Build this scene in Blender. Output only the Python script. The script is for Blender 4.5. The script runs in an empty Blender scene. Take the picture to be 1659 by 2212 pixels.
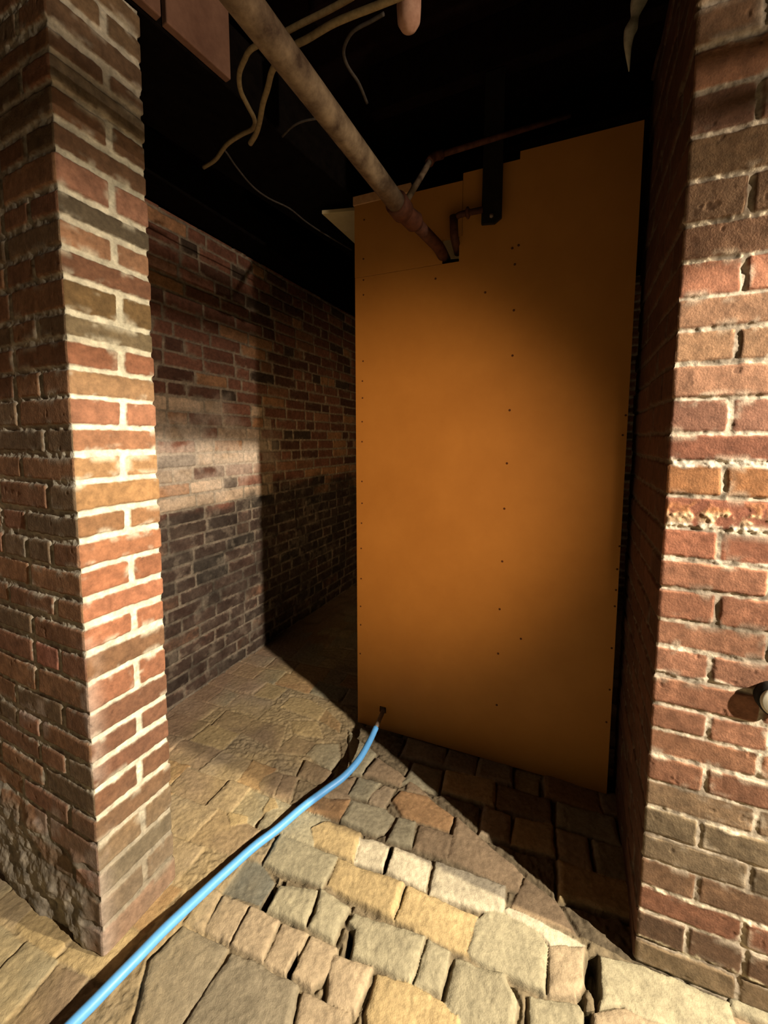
import bpy, bmesh, math
import numpy as np

# ------------------------------------------------------------------ camera, world, lamps, exposure
sc = bpy.context.scene
C = sc.collection
F_PX, CX, CY, CAM_H, PITCH = 880.0, 829.5, 1034.0, 1.25, math.radians(5.45)
cam_data = bpy.data.cameras.new('camera')
cam = bpy.data.objects.new('camera', cam_data)
C.objects.link(cam)
cam.location = (0, 0, CAM_H)
cam.rotation_euler = (math.radians(90) - PITCH, 0, 0)
cam_data.sensor_fit = 'HORIZONTAL'
cam_data.sensor_width = 36.0
cam_data.lens = 36.0 * F_PX / 1659.0
cam_data.shift_y = -(1106.0 - CY) / 1659.0
cam_data.clip_start = 0.02
sc.camera = cam

world = bpy.data.worlds.new('world')
sc.world = world
world.use_nodes = True
world.node_tree.nodes['Background'].inputs[0].default_value = (1.0, 0.62, 0.32, 1)
world.node_tree.nodes['Background'].inputs[1].default_value = 0.001

sc.view_settings.view_transform = 'Standard'
sc.view_settings.look = 'None'
sc.view_settings.gamma = 1.0
sc.view_settings.use_curve_mapping = False
sc.view_settings.exposure = 0.0
sc.cycles.max_bounces = 8
sc.cycles.diffuse_bounces = 1


def lamp(name, kind, loc, power, color, radius, aim=None, cone=None, blend=0.5):
    d = bpy.data.lights.new(name, kind)
    d.energy = power
    d.color = color
    d.shadow_soft_size = radius
    o = bpy.data.objects.new(name, d)
    C.objects.link(o)
    o.location = loc
    if kind == 'SPOT':
        d.spot_size = math.radians(cone)
        d.spot_blend = blend
        v = np.array(aim, float) - np.array(loc, float)
        from mathutils import Vector
        o.rotation_euler = Vector(v).to_track_quat('-Z', 'Y').to_euler()
    return o


# a shaded work lamp (its shade cuts the beam off just below the horizontal and glows a little), a wall lamp and an unseen fill spot added to light the panel
lamp('work_lamp', 'SPOT', (1.94, -0.62, 1.95), 600, (1.0, 0.86, 0.68), 0.020, aim=(1.94, -0.62, 0.0), cone=160.5, blend=0.03)
lamp('work_lamp_glow', 'POINT', (1.94, -0.62, 1.95), 130, (1.0, 0.78, 0.58), 0.020)
lamp('wall_lamp', 'SPOT', (2.09, 0.16, 1.75), 600, (1.0, 0.84, 0.58), 0.026, aim=(0.68, 0.91, 0.97), cone=68, blend=0.8)
lamp('panel_fill', 'SPOT', (0.02, -0.75, 1.20), 125, (1.0, 0.62, 0.29), 0.08, aim=(0.04, 1.62, 1.06), cone=43, blend=1.0)

# ------------------------------------------------------------------ plan directions
ANG = math.radians(65.5)
B = np.array([math.cos(ANG), math.sin(ANG)])      # into the room
A = np.array([-B[1], B[0]])                       # to the left, across the room
P0 = np.array([-0.675, 0.867])                    # front corner of the left pillar
R0 = np.array([0.605, 0.870])                     # corner of the right wall
W0 = np.array([-1.012, 1.746])                    # a point of the back wall
Q0 = np.array([-0.116, 1.701])                    # left foot of the panel
Q1 = np.array([0.802, 1.326])                     # right foot of the panel
PD = (Q1 - Q0) / np.linalg.norm(Q1 - Q0)
PN = np.array([PD[1], -PD[0]])                    # panel normal, towards the viewer
PW = float(np.linalg.norm(Q1 - Q0))

# surveyed floor stones, brick courses, hose and cable runs (metres)
STONES = [
('w', [(-0.077,1.175),(-0.034,1.174),(0.018,1.151),(-0.002,1.083),(-0.088,1.108)]),
('w', [(0.032,1.153),(0.142,1.108),(0.115,1.025),(0.003,1.08)]),
('w', [(0.157,1.108),(0.343,1.038),(0.315,0.961),(0.128,1.017)]),
('y', [(-0.135,1.113),(0.056,1.043),(0.024,0.956),(-0.158,1.038)]),
('y', [(0.066,1.041),(0.248,0.964),(0.208,0.877),(0.03,0.956)]),
('g', [(-0.078,0.973),(0.104,0.92),(0.062,0.833),(-0.078,0.885),(-0.076,0.935),(-0.091,0.951)]),
('g', [(0.11,0.913),(0.163,0.89),(0.128,0.815),(0.069,0.834)]),
('g', [(0.173,0.876),(0.283,0.843),(0.298,0.795),(0.265,0.731),(0.132,0.772),(0.137,0.804)]),
('t', [(-0.13,0.887),(-0.027,0.862),(-0.063,0.78),(-0.13,0.802)]),
('y', [(-0.016,0.849),(0.068,0.83),(0.175,0.782),(0.155,0.731),(-0.035,0.738),(-0.039,0.783)]),
('g', [(-0.331,1.189),(-0.137,1.115),(-0.175,1.029),(-0.356,1.096)]),
('d', [(-0.412,1.106),(-0.363,1.096),(-0.314,1.054),(-0.338,0.991),(-0.448,1.02)]),
('g', [(-0.293,1.04),(-0.184,1.02),(-0.204,0.938),(-0.318,0.978),(-0.307,1.017)]),
('g', [(-0.178,1.022),(-0.093,0.989),(-0.128,0.909),(-0.195,0.938),(-0.181,0.967)]),
('t', [(-0.441,1.01),(-0.362,0.986),(-0.387,0.902),(-0.461,0.93)]),
('t', [(-0.356,0.982),(-0.273,0.952),(-0.291,0.865),(-0.382,0.9)]),
('t', [(-0.265,0.947),(-0.192,0.923),(-0.225,0.845),(-0.286,0.865)]),
('t', [(-0.184,0.919),(-0.116,0.899),(-0.126,0.853),(-0.165,0.821),(-0.215,0.841)]),
('t', [(-0.493,1.026),(-0.451,1.014),(-0.463,0.925),(-0.518,0.948)]),
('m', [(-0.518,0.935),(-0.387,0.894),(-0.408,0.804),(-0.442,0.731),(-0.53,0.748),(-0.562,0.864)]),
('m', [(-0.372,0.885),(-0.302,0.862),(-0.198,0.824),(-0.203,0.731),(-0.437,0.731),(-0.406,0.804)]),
('t', [(-0.186,0.816),(-0.076,0.783),(-0.071,0.731),(-0.198,0.731)]),
('o', [(0.029,1.312),(0.065,1.352),(0.153,1.329),(0.232,1.253),(0.207,1.201),(0.061,1.256)]),
('g', [(0.047,1.248),(0.106,1.235),(0.087,1.153),(0.009,1.169)]),
('b', [(0.121,1.223),(0.225,1.185),(0.189,1.111),(0.091,1.149)]),
('g', [(-0.112,1.312),(0.005,1.282),(0.033,1.248),(0.0,1.199),(-0.027,1.187),(-0.143,1.235)]),
('g', [(-0.096,1.413),(-0.013,1.382),(-0.061,1.312),(-0.126,1.334)]),
('t', [(0.0,1.376),(0.041,1.361),(-0.002,1.282),(-0.053,1.306),(-0.045,1.34)]),
('b', [(-0.025,1.5),(0.084,1.413),(0.056,1.376),(-0.079,1.426)]),
('g', [(-0.154,1.657),(-0.031,1.522),(-0.089,1.426),(-0.124,1.432)]),
('b', [(0.089,1.413),(0.163,1.329),(0.081,1.355)]),
('b', [(0.24,1.248),(0.403,1.075),(0.376,1.023),(0.193,1.111)]),
('b', [(0.407,1.064),(0.47,1.002),(0.488,0.926),(0.339,0.985),(0.378,1.023)]),
('o', [(-0.258,1.323),(-0.114,1.312),(-0.145,1.238),(-0.252,1.264),(-0.294,1.285)]),
('y', [(-0.252,1.253),(-0.073,1.19),(-0.093,1.103),(-0.142,1.124),(-0.329,1.195),(-0.293,1.214)]),
('b', [(-0.203,1.388),(-0.107,1.42),(-0.131,1.341),(-0.115,1.318),(-0.244,1.329)]),
('b', [(-0.457,1.433),(-0.379,1.417),(-0.391,1.323),(-0.486,1.367)]),
('b', [(-0.376,1.413),(-0.32,1.407),(-0.329,1.312),(-0.386,1.323)]),
('b', [(-0.388,1.62),(-0.28,1.576),(-0.309,1.515),(-0.44,1.526)]),
('g', [(-0.284,1.568),(-0.19,1.576),(-0.179,1.501),(-0.207,1.439),(-0.309,1.515)]),
('b', [(-0.309,1.487),(-0.198,1.433),(-0.225,1.37),(-0.321,1.413)]),
('y', [(-0.452,1.879),(-0.36,1.858),(-0.276,1.786),(-0.297,1.72),(-0.485,1.806)]),
('o', [(-0.269,1.786),(-0.195,1.701),(-0.194,1.64),(-0.291,1.72)]),
('y', [(-0.414,1.71),(-0.302,1.71),(-0.261,1.607),(-0.385,1.632)]),
('y', [(-0.519,1.259),(-0.425,1.259),(-0.473,1.185),(-0.541,1.167)]),
('y', [(-0.404,1.318),(-0.31,1.29),(-0.355,1.243),(-0.426,1.264)]),
('b', [(-0.586,1.72),(-0.431,1.675),(-0.43,1.53),(-0.614,1.64)]),
('b', [(-0.73,1.786),(-0.582,1.729),(-0.623,1.632),(-0.761,1.675)]),
('w', [(0.338,0.986),(0.41,0.952),(0.501,0.905),(0.489,0.897),(0.413,0.903),(0.398,0.93),(0.31,0.967)]),
('g', [(0.294,0.99),(0.395,0.933),(0.405,0.898),(0.366,0.816),(0.255,0.858),(0.2,0.882),(0.235,0.948)]),
('t', [(0.409,0.9),(0.498,0.898),(0.464,0.832),(0.43,0.806),(0.375,0.815)]),
('g', [(0.525,0.879),(0.601,0.863),(0.695,0.832),(0.771,0.798),(0.739,0.727),(0.553,0.761),(0.527,0.785),(0.474,0.782)]),
('g', [(0.331,0.809),(0.434,0.798),(0.44,0.779),(0.414,0.727),(0.299,0.727)]),
('t', [(0.455,0.779),(0.528,0.779),(0.618,0.751),(0.585,0.705),(0.419,0.716)]),
]
HOLES = [[(-0.314,1.035),(-0.301,1.026),(-0.317,0.978),(-0.337,0.983)],[(-0.295,1.06),(-0.279,1.059),(-0.286,1.043),(-0.3,1.041)],[(-0.087,0.938),(-0.076,0.935),(-0.091,0.882),(-0.099,0.892)],[(0.503,0.888),(0.524,0.885),(0.517,0.863),(0.485,0.8),(0.476,0.806),(0.466,0.832)],[(0.436,0.811),(0.453,0.806),(0.443,0.793)],[(0.445,0.79),(0.454,0.785),(0.445,0.761),(0.431,0.761)],[(0.018,1.153),(0.03,1.153),(0.003,1.08),(-0.004,1.08)],[(-0.213,0.882),(-0.207,0.867),(-0.22,0.839),(-0.228,0.847)]]
REGION = [(-0.194,1.202),(-0.171,1.671),(0.611,0.881),(0.84,0.776),(0.718,0.646),(-0.459,0.646),(-0.666,0.76),(-0.494,0.948),(-0.436,1.049),(-0.372,1.101)]
PIER_Z = [-0.1215, -0.0572, 0.0, 0.0815, 0.1556, 0.2287, 0.3007, 0.3693, 0.4335, 0.4992, 0.5618, 0.6269, 0.6978, 0.7676, 0.8343, 0.8958, 0.9618, 1.0258, 1.09, 1.1553, 1.2177, 1.2783, 1.3409, 1.4009, 1.46, 1.5156, 1.5841, 1.6426, 1.7003, 1.7573, 1.8264, 1.886, 1.9514, 2.0068, 2.0598, 2.1241, 2.1796, 2.2344]
RIGHT_Z = [-0.0869, 0.0, 0.0667, 0.14, 0.2073, 0.275, 0.3394, 0.4077, 0.4716, 0.537, 0.5981, 0.6573, 0.7268, 0.7943, 0.8576, 0.9274, 0.9952, 1.0631, 1.1309, 1.2038, 1.2657, 1.3355, 1.407, 1.4774, 1.5394, 1.6114, 1.6831, 1.7632, 1.8453, 1.9259, 2.0033, 2.0785, 2.1428, 2.2061]
HOSE = [(-0.003, 1.654, 0.087), (-0.033, 1.566, 0.075), (-0.058, 1.507, 0.06), (-0.095, 1.434, 0.045), (-0.147, 1.372, 0.03), (-0.208, 1.324, 0.02), (-0.273, 1.263, 0.017), (-0.339, 1.187, 0.016), (-0.395, 1.13, 0.016), (-0.442, 1.069, 0.018), (-0.484, 1.009, 0.022), (-0.519, 0.953, 0.028), (-0.551, 0.9, 0.034), (-0.578, 0.85, 0.038), (-0.605, 0.807, 0.038), (-0.631, 0.771, 0.034), (-0.652, 0.745, 0.03), (-0.686, 0.703, 0.022), (-0.746, 0.624, 0.014), (-0.83, 0.532, 0.014)]
CABLE_A = [(0.057, 0.787, 2.03), (-0.015, 0.814, 2.03), (-0.059, 0.83, 2.03), (-0.1, 0.847, 2.03), (-0.149, 0.874, 2.03), (-0.174, 0.886, 2.03), (-0.2, 0.905, 2.03), (-0.235, 0.94, 2.03), (-0.259, 0.986, 2.03), (-0.283, 1.03, 2.03), (-0.308, 1.086, 2.03), (-0.329, 1.124, 2.03), (-0.354, 1.157, 2.03)]
CABLE_B = [(-0.033, 0.815, 2.06), (-0.068, 0.834, 2.06), (-0.109, 0.854, 2.06), (-0.163, 0.878, 2.06), (-0.219, 0.904, 2.06), (-0.274, 0.928, 2.06), (-0.299, 0.954, 2.06), (-0.322, 0.988, 2.06), (-0.334, 1.03, 2.06), (-0.332, 1.073, 2.06), (-0.329, 1.117, 2.06), (-0.344, 1.148, 2.06), (-0.383, 1.17, 2.06), (-0.434, 1.206, 2.06), (-0.49, 1.266, 2.06), (-0.539, 1.3, 2.06)]
WIRE_A = [(-0.476, 1.279, 2.1), (-0.468, 1.298, 2.1), (-0.462, 1.36, 2.1), (-0.443, 1.458, 2.1), (-0.408, 1.527, 2.1), (-0.349, 1.591, 2.1), (-0.307, 1.68, 2.1), (-0.248, 1.777, 2.1), (-0.145, 1.922, 2.1)]
WIRE_B = [(0.0, 0.88, 2.08), (-0.027, 0.895, 2.08), (-0.061, 0.913, 2.08), (-0.079, 0.936, 2.08), (-0.087, 0.962, 2.08), (-0.08, 0.995, 2.08), (-0.059, 1.036, 2.08), (-0.042, 1.092, 2.08)]
WIRE_C = [(-0.293, 1.262, 2.12), (-0.258, 1.227, 2.12), (-0.222, 1.206, 2.12), (-0.175, 1.195, 2.12)]
NAILS = [(-0.082, 1.686, 1.882), (-0.082, 1.687, 1.825), (-0.085, 1.688, 1.567), (-0.088, 1.689, 1.488), (-0.088, 1.689, 1.42), (-0.09, 1.69, 1.324), (-0.091, 1.69, 1.242), (-0.092, 1.691, 1.077), (-0.092, 1.691, 0.985), (-0.095, 1.692, 0.9), (-0.097, 1.693, 0.791), (-0.098, 1.693, 0.659), (-0.101, 1.694, 0.536), (-0.101, 1.694, 0.453), (-0.104, 1.695, 0.322), (0.451, 1.469, 1.852), (0.452, 1.468, 1.699), (0.452, 1.468, 1.545), (0.448, 1.47, 1.355), (0.444, 1.471, 1.165), (0.44, 1.473, 0.999), (0.438, 1.474, 0.801), (0.434, 1.476, 0.617), (0.433, 1.476, 0.442), (0.433, 1.476, 0.235), (0.507, 1.446, 0.516), (0.783, 1.333, 1.329), (0.778, 1.335, 1.265), (0.786, 1.332, 0.896), (0.783, 1.333, 0.817), (0.783, 1.333, 0.745), (0.782, 1.333, 0.688), (0.78, 1.334, 0.539), (0.781, 1.334, 0.389), (0.777, 1.336, 0.268), (0.191, 1.575, 1.845), (0.36, 1.506, 1.772), (0.442, 1.472, 1.907), (0.461, 1.465, 1.913), (-0.077, 1.685, 2.107), (-0.081, 1.686, 1.961)]
PIER_FULL_PARITY = 0
RIGHT_HEADER_PARITY = 0

# ------------------------------------------------------------------ helpers
rng = np.random.default_rng(7)
LAT = np.random.default_rng(11).random((256, 256))


def vnoise(x, y, s, seed=0):
    x = np.asarray(x) / s + seed * 17.31
    y = np.asarray(y) / s + seed * 9.77
    xi = np.floor(x).astype(int); yi = np.floor(y).astype(int)
    fx = x - xi; fy = y - yi
    fx = fx * fx * (3 - 2 * fx); fy = fy * fy * (3 - 2 * fy)
    a = LAT[xi & 255, yi & 255]; b = LAT[(xi + 1) & 255, yi & 255]
    c = LAT[xi & 255, (yi + 1) & 255]; d = LAT[(xi + 1) & 255, (yi + 1) & 255]
    return (a * (1 - fx) + b * fx) * (1 - fy) + (c * (1 - fx) + d * fx) * fy * 1.0 - 0.5


def fbm(x, y, s, seed=0, oct=3):
    r = 0; amp = 1.0
    for i in range(oct):
        r = r + amp * vnoise(x, y, s / 2 ** i, seed + i * 3)
        amp *= 0.5
    return r


def sstep(a, b, x):
    t = np.clip((x - a) / (b - a), 0, 1)
    return t * t * (3 - 2 * t)


def rnd(ids, seed):
    return LAT[(ids * 37 + seed * 101) & 255, (ids * 11 + seed * 7 + (ids >> 3)) & 255]


def new_obj(name, me, parent=None, **props):
    o = bpy.data.objects.new(name, me)
    C.objects.link(o)
    if parent is not None:
        o.parent = parent
    for k, v in props.items():
        o[k] = v
    return o


def grid_obj(name, XYZ, col, mat, **props):
    n, m = XYZ.shape[:2]
    me = bpy.data.meshes.new(name)
    me.vertices.add(n * m)
    me.vertices.foreach_set('co', XYZ.reshape(-1).astype(np.float32))
    i, j = np.meshgrid(np.arange(n - 1), np.arange(m - 1), indexing='ij')
    v = (i * m + j).ravel()
    q = np.stack([v, v + m, v + m + 1, v + 1], 1).astype(np.int32)
    me.loops.add(q.size)
    me.loops.foreach_set('vertex_index', q.ravel())
    me.polygons.add(len(q))
    me.polygons.foreach_set('loop_start', np.arange(0, q.size, 4, dtype=np.int32))
    me.polygons.foreach_set('loop_total', np.full(len(q), 4, np.int32))
    me.polygons.foreach_set('use_smooth', np.ones(len(q), bool))
    me.update(calc_edges=True)
    ca = me.color_attributes.new('Col', 'FLOAT_COLOR', 'POINT')
    c4 = np.ones((n * m, 4), np.float32)
    c4[:, :3] = np.clip(col.reshape(-1, 3), 0, 1)
    ca.data.foreach_set('color', c4.ravel())
    me.materials.append(mat)
    return new_obj(name, me, **props)


def pydata(name, verts, faces, mat, parent=None, smooth=False, bevel=0, **props):
    me = bpy.data.meshes.new(name)
    me.from_pydata([tuple(map(float, v)) for v in verts], [], faces)
    me.update()
    if mat: me.materials.append(mat)
    bm = bmesh.new(); bm.from_mesh(me)
    bmesh.ops.recalc_face_normals(bm, faces=bm.faces)
    bm.to_mesh(me); bm.free()
    if smooth:
        me.polygons.foreach_set('use_smooth', np.ones(len(me.polygons), bool))
    o = new_obj(name, me, parent, **props)
    if bevel:
        md = o.modifiers.new('bevel', 'BEVEL'); md.width = bevel; md.segments = 2; md.limit_method = 'ANGLE'
    return o


def prism(name, pts, z0, z1, mat, parent=None, bevel=0, **props):
    """vertical prism over a plan polygon"""
    n = len(pts)
    v = [(p[0], p[1], z0) for p in pts] + [(p[0], p[1], z1) for p in pts]
    f = [tuple(range(n))[::-1], tuple(range(n, 2 * n))] + [(i, (i + 1) % n, n + (i + 1) % n, n + i) for i in range(n)]
    return pydata(name, v, f, mat, parent, bevel=bevel, **props)


def bar(name, p, q, w, z0, z1, mat, parent=None, bevel=0, **props):
    p = np.array(p, float); q = np.array(q, float)
    d = (q - p) / np.linalg.norm(q - p); s = np.array([-d[1], d[0]]) * w / 2
    return prism(name, [p - s, q - s, q + s, p + s], z0, z1, mat, parent, bevel, **props)


def catmull(P, k=8):
    P = np.array(P, float)
    Pp = np.vstack([2 * P[0] - P[1], P, 2 * P[-1] - P[-2]])
    out = []
    for i in range(1, len(Pp) - 2):
        p0, p1, p2, p3 = Pp[i - 1:i + 3]
        for t in np.linspace(0, 1, k, endpoint=False):
            out.append(0.5 * ((2 * p1) + (-p0 + p2) * t + (2 * p0 - 5 * p1 + 4 * p2 - p3) * t * t + (-p0 + 3 * p1 - 3 * p2 + p3) * t ** 3))
    out.append(P[-1])
    return np.array(out)


def sweep(P, r, seg=16, caps=True, v0=0):
    """tube along points; r may be a list of radii"""
    P = np.array(P, float); n = len(P)
    r = np.full(n, r) if np.isscalar(r) else np.array(r, float)
    T = np.gradient(P, axis=0); T /= np.linalg.norm(T, axis=1)[:, None]
    up = np.array([0, 0, 1.0])
    if abs(T[0] @ up) > 0.9: up = np.array([1.0, 0, 0])
    N = up - T[0] * (up @ T[0]); N /= np.linalg.norm(N)
    V = []
    for i in range(n):
        N = N - T[i] * (N @ T[i]); N /= np.linalg.norm(N)
        Bn = np.cross(T[i], N)
        for k in range(seg):
            a = 2 * math.pi * k / seg
            V.append(P[i] + r[i] * (math.cos(a) * N + math.sin(a) * Bn))
    Fc = []
    for i in range(n - 1):
        for k in range(seg):
            a = v0 + i * seg + k; b = v0 + i * seg + (k + 1) % seg
            Fc.append((a, b, b + seg, a + seg))
    if caps:
        Fc.append(tuple(v0 + k for k in range(seg))[::-1])
        Fc.append(tuple(v0 + (n - 1) * seg + k for k in range(seg)))
    return V, Fc


def tube(name, P, r, mat, parent=None, seg=16, **props):
    V, Fc = sweep(P, r, seg)
    return pydata(name, V, Fc, mat, parent, smooth=True, **props)


def elbow_points(a, c, b, rad=0.04, n=8):
    """points a -> bend at c -> b"""
    a, c, b = map(lambda t: np.array(t, float), (a, c, b))
    u = (a - c) / np.linalg.norm(a - c); w = (b - c) / np.linalg.norm(b - c)
    p, q = c + u * rad, c + w * rad
    pts = [a]
    for t in np.linspace(0, 1, n):
        pts.append((1 - t) ** 2 * p + 2 * t * (1 - t) * c + t * t * q)
    pts.append(b)
    return np.array(pts)


# ------------------------------------------------------------------ materials
def nodes_of(name):
    m = bpy.data.materials.new(name); m.use_nodes = True
    nt = m.node_tree
    return m, nt, nt.nodes['Principled BSDF']


def mat_attr(name, rough=0.92, s1=260, s2=55, bump=0.2, dist=0.0012, vary=0.35):
    """colour from the mesh's own stone / brick colours, with fine grain and pitting"""
    m, nt, bs = nodes_of(name)
    L = nt.links
    at = nt.nodes.new('ShaderNodeAttribute'); at.attribute_name = 'Col'
    tc = nt.nodes.new('ShaderNodeTexCoord')
    n1 = nt.nodes.new('ShaderNodeTexNoise'); n1.inputs['Scale'].default_value = s1; n1.inputs['Detail'].default_value = 5
    n2 = nt.nodes.new('ShaderNodeTexNoise'); n2.inputs['Scale'].default_value = s2; n2.inputs['Detail'].default_value = 6
    n2.inputs['Roughness'].default_value = 0.7
    L.new(tc.outputs['Object'], n1.inputs['Vector']); L.new(tc.outputs['Object'], n2.inputs['Vector'])
    mr = nt.nodes.new('ShaderNodeMapRange'); mr.inputs[1].default_value = 0.3; mr.inputs[2].default_value = 0.7
    mr.inputs[3].default_value = 1 - vary; mr.inputs[4].default_value = 1 + vary
    L.new(n2.outputs['Fac'], mr.inputs[0])
    mx = nt.nodes.new('ShaderNodeVectorMath'); mx.operation = 'SCALE'
    L.new(at.outputs['Color'], mx.inputs[0]); L.new(mr.outputs[0], mx.inputs['Scale'])
    L.new(mx.outputs[0], bs.inputs['Base Color'])
    ad = nt.nodes.new('ShaderNodeMath'); ad.operation = 'ADD'
    L.new(n1.outputs['Fac'], ad.inputs[0]); L.new(n2.outputs['Fac'], ad.inputs[1])
    bp = nt.nodes.new('ShaderNodeBump'); bp.inputs['Strength'].default_value = bump; bp.inputs['Distance'].default_value = dist * 4
    L.new(ad.outputs[0], bp.inputs['Height']); L.new(bp.outputs[0], bs.inputs['Normal'])
    bs.inputs['Roughness'].default_value = rough
    bs.inputs['Specular IOR Level'].default_value = 0.25
    return m


def mat_noise(name, c1, c2, scale=12, rough=0.8, metal=0.0, bump=0.2, dist=0.002, stretch=(1, 1, 1), spec=0.3):
    m, nt, bs = nodes_of(name)
    L = nt.links
    tc = nt.nodes.new('ShaderNodeTexCoord')
    mp = nt.nodes.new('ShaderNodeMapping'); mp.inputs['Scale'].default_value = stretch
    n = nt.nodes.new('ShaderNodeTexNoise'); n.inputs['Scale'].default_value = scale; n.inputs['Detail'].default_value = 8
    n.inputs['Roughness'].default_value = 0.65
    cr = nt.nodes.new('ShaderNodeValToRGB')
    cr.color_ramp.elements[0].position = 0.32; cr.color_ramp.elements[0].color = (*c1, 1)
    cr.color_ramp.elements[1].position = 0.68; cr.color_ramp.elements[1].color = (*c2, 1)
    L.new(tc.outputs['Object'], mp.inputs[0]); L.new(mp.outputs[0], n.inputs['Vector'])
    L.new(n.outputs['Fac'], cr.inputs[0]); L.new(cr.outputs[0], bs.inputs['Base Color'])
    bp = nt.nodes.new('ShaderNodeBump'); bp.inputs['Strength'].default_value = bump; bp.inputs['Distance'].default_value = dist
    L.new(n.outputs['Fac'], bp.inputs['Height']); L.new(bp.outputs[0], bs.inputs['Normal'])
    bs.inputs['Roughness'].default_value = rough; bs.inputs['Metallic'].default_value = metal
    bs.inputs['Specular IOR Level'].default_value = spec
    return m


M_BRICK = mat_attr('brick_and_mortar')
M_FLOOR = mat_attr('stone_paving', s1=300, s2=70, bump=0.28, dist=0.0015, vary=0.25)
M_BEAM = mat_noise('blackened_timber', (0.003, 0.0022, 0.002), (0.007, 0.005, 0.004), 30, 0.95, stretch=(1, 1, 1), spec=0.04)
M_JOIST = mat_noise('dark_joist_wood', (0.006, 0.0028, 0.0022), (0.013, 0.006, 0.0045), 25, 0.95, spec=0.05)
M_BOARD = mat_noise('rough_brown_board', (0.14, 0.07, 0.045), (0.24, 0.13, 0.085), 14, 0.85, bump=0.5)
M_PLY = mat_noise('ochre_panel', (0.50, 0.225, 0.048), (0.57, 0.265, 0.06), 5, 0.62, bump=0.06, dist=0.001, spec=0.3)
M_PLYEDGE = mat_noise('pale_panel_edge', (0.55, 0.30, 0.14), (0.68, 0.40, 0.2), 60, 0.8)
M_NAIL = mat_noise('rusty_nail', (0.07, 0.02, 0.008), (0.14, 0.05, 0.02), 200, 0.7)
M_PALE = mat_noise('pale_board', (0.55, 0.45, 0.24), (0.66, 0.56, 0.33), 12, 0.85)
M_PIPE = mat_noise('dusty_iron_pipe', (0.045, 0.026, 0.015), (0.24, 0.18, 0.115), 22, 0.75, bump=0.3, dist=0.003)
M_RUST = mat_noise('rusty_iron', (0.045, 0.014, 0.007), (0.12, 0.042, 0.02), 40, 0.75, bump=0.4)
M_IRON = mat_noise('black_iron', (0.006, 0.005, 0.004), (0.014, 0.010, 0.008), 40, 0.7)
M_CABLE = mat_noise('cream_cable_jacket', (0.16, 0.12, 0.06), (0.27, 0.21, 0.11), 90, 0.7)
M_WIRE = mat_noise('grey_wire_jacket', (0.03, 0.026, 0.022), (0.07, 0.06, 0.05), 90, 0.7)
M_HOSE = mat_noise('blue_rubber_hose', (0.085, 0.31, 0.68), (0.11, 0.36, 0.75), 60, 0.45, bump=0.05, dist=0.0005, spec=0.5)
M_FIT = mat_noise('brown_metal_fitting', (0.16, 0.12, 0.09), (0.3, 0.23, 0.17), 60, 0.5, metal=0.3)
M_PINK = mat_noise('pinkish_clay', (0.36, 0.20, 0.14), (0.55, 0.34, 0.25), 40, 0.8, bump=0.5)
M_WOOL = mat_noise('pale_cobweb_wool', (0.26, 0.25, 0.19), (0.5, 0.48, 0.38), 50, 0.9, bump=0.8)
M_DISC = mat_noise('pale_cap', (0.5, 0.48, 0.38), (0.62, 0.58, 0.46), 60, 0.6)


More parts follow.
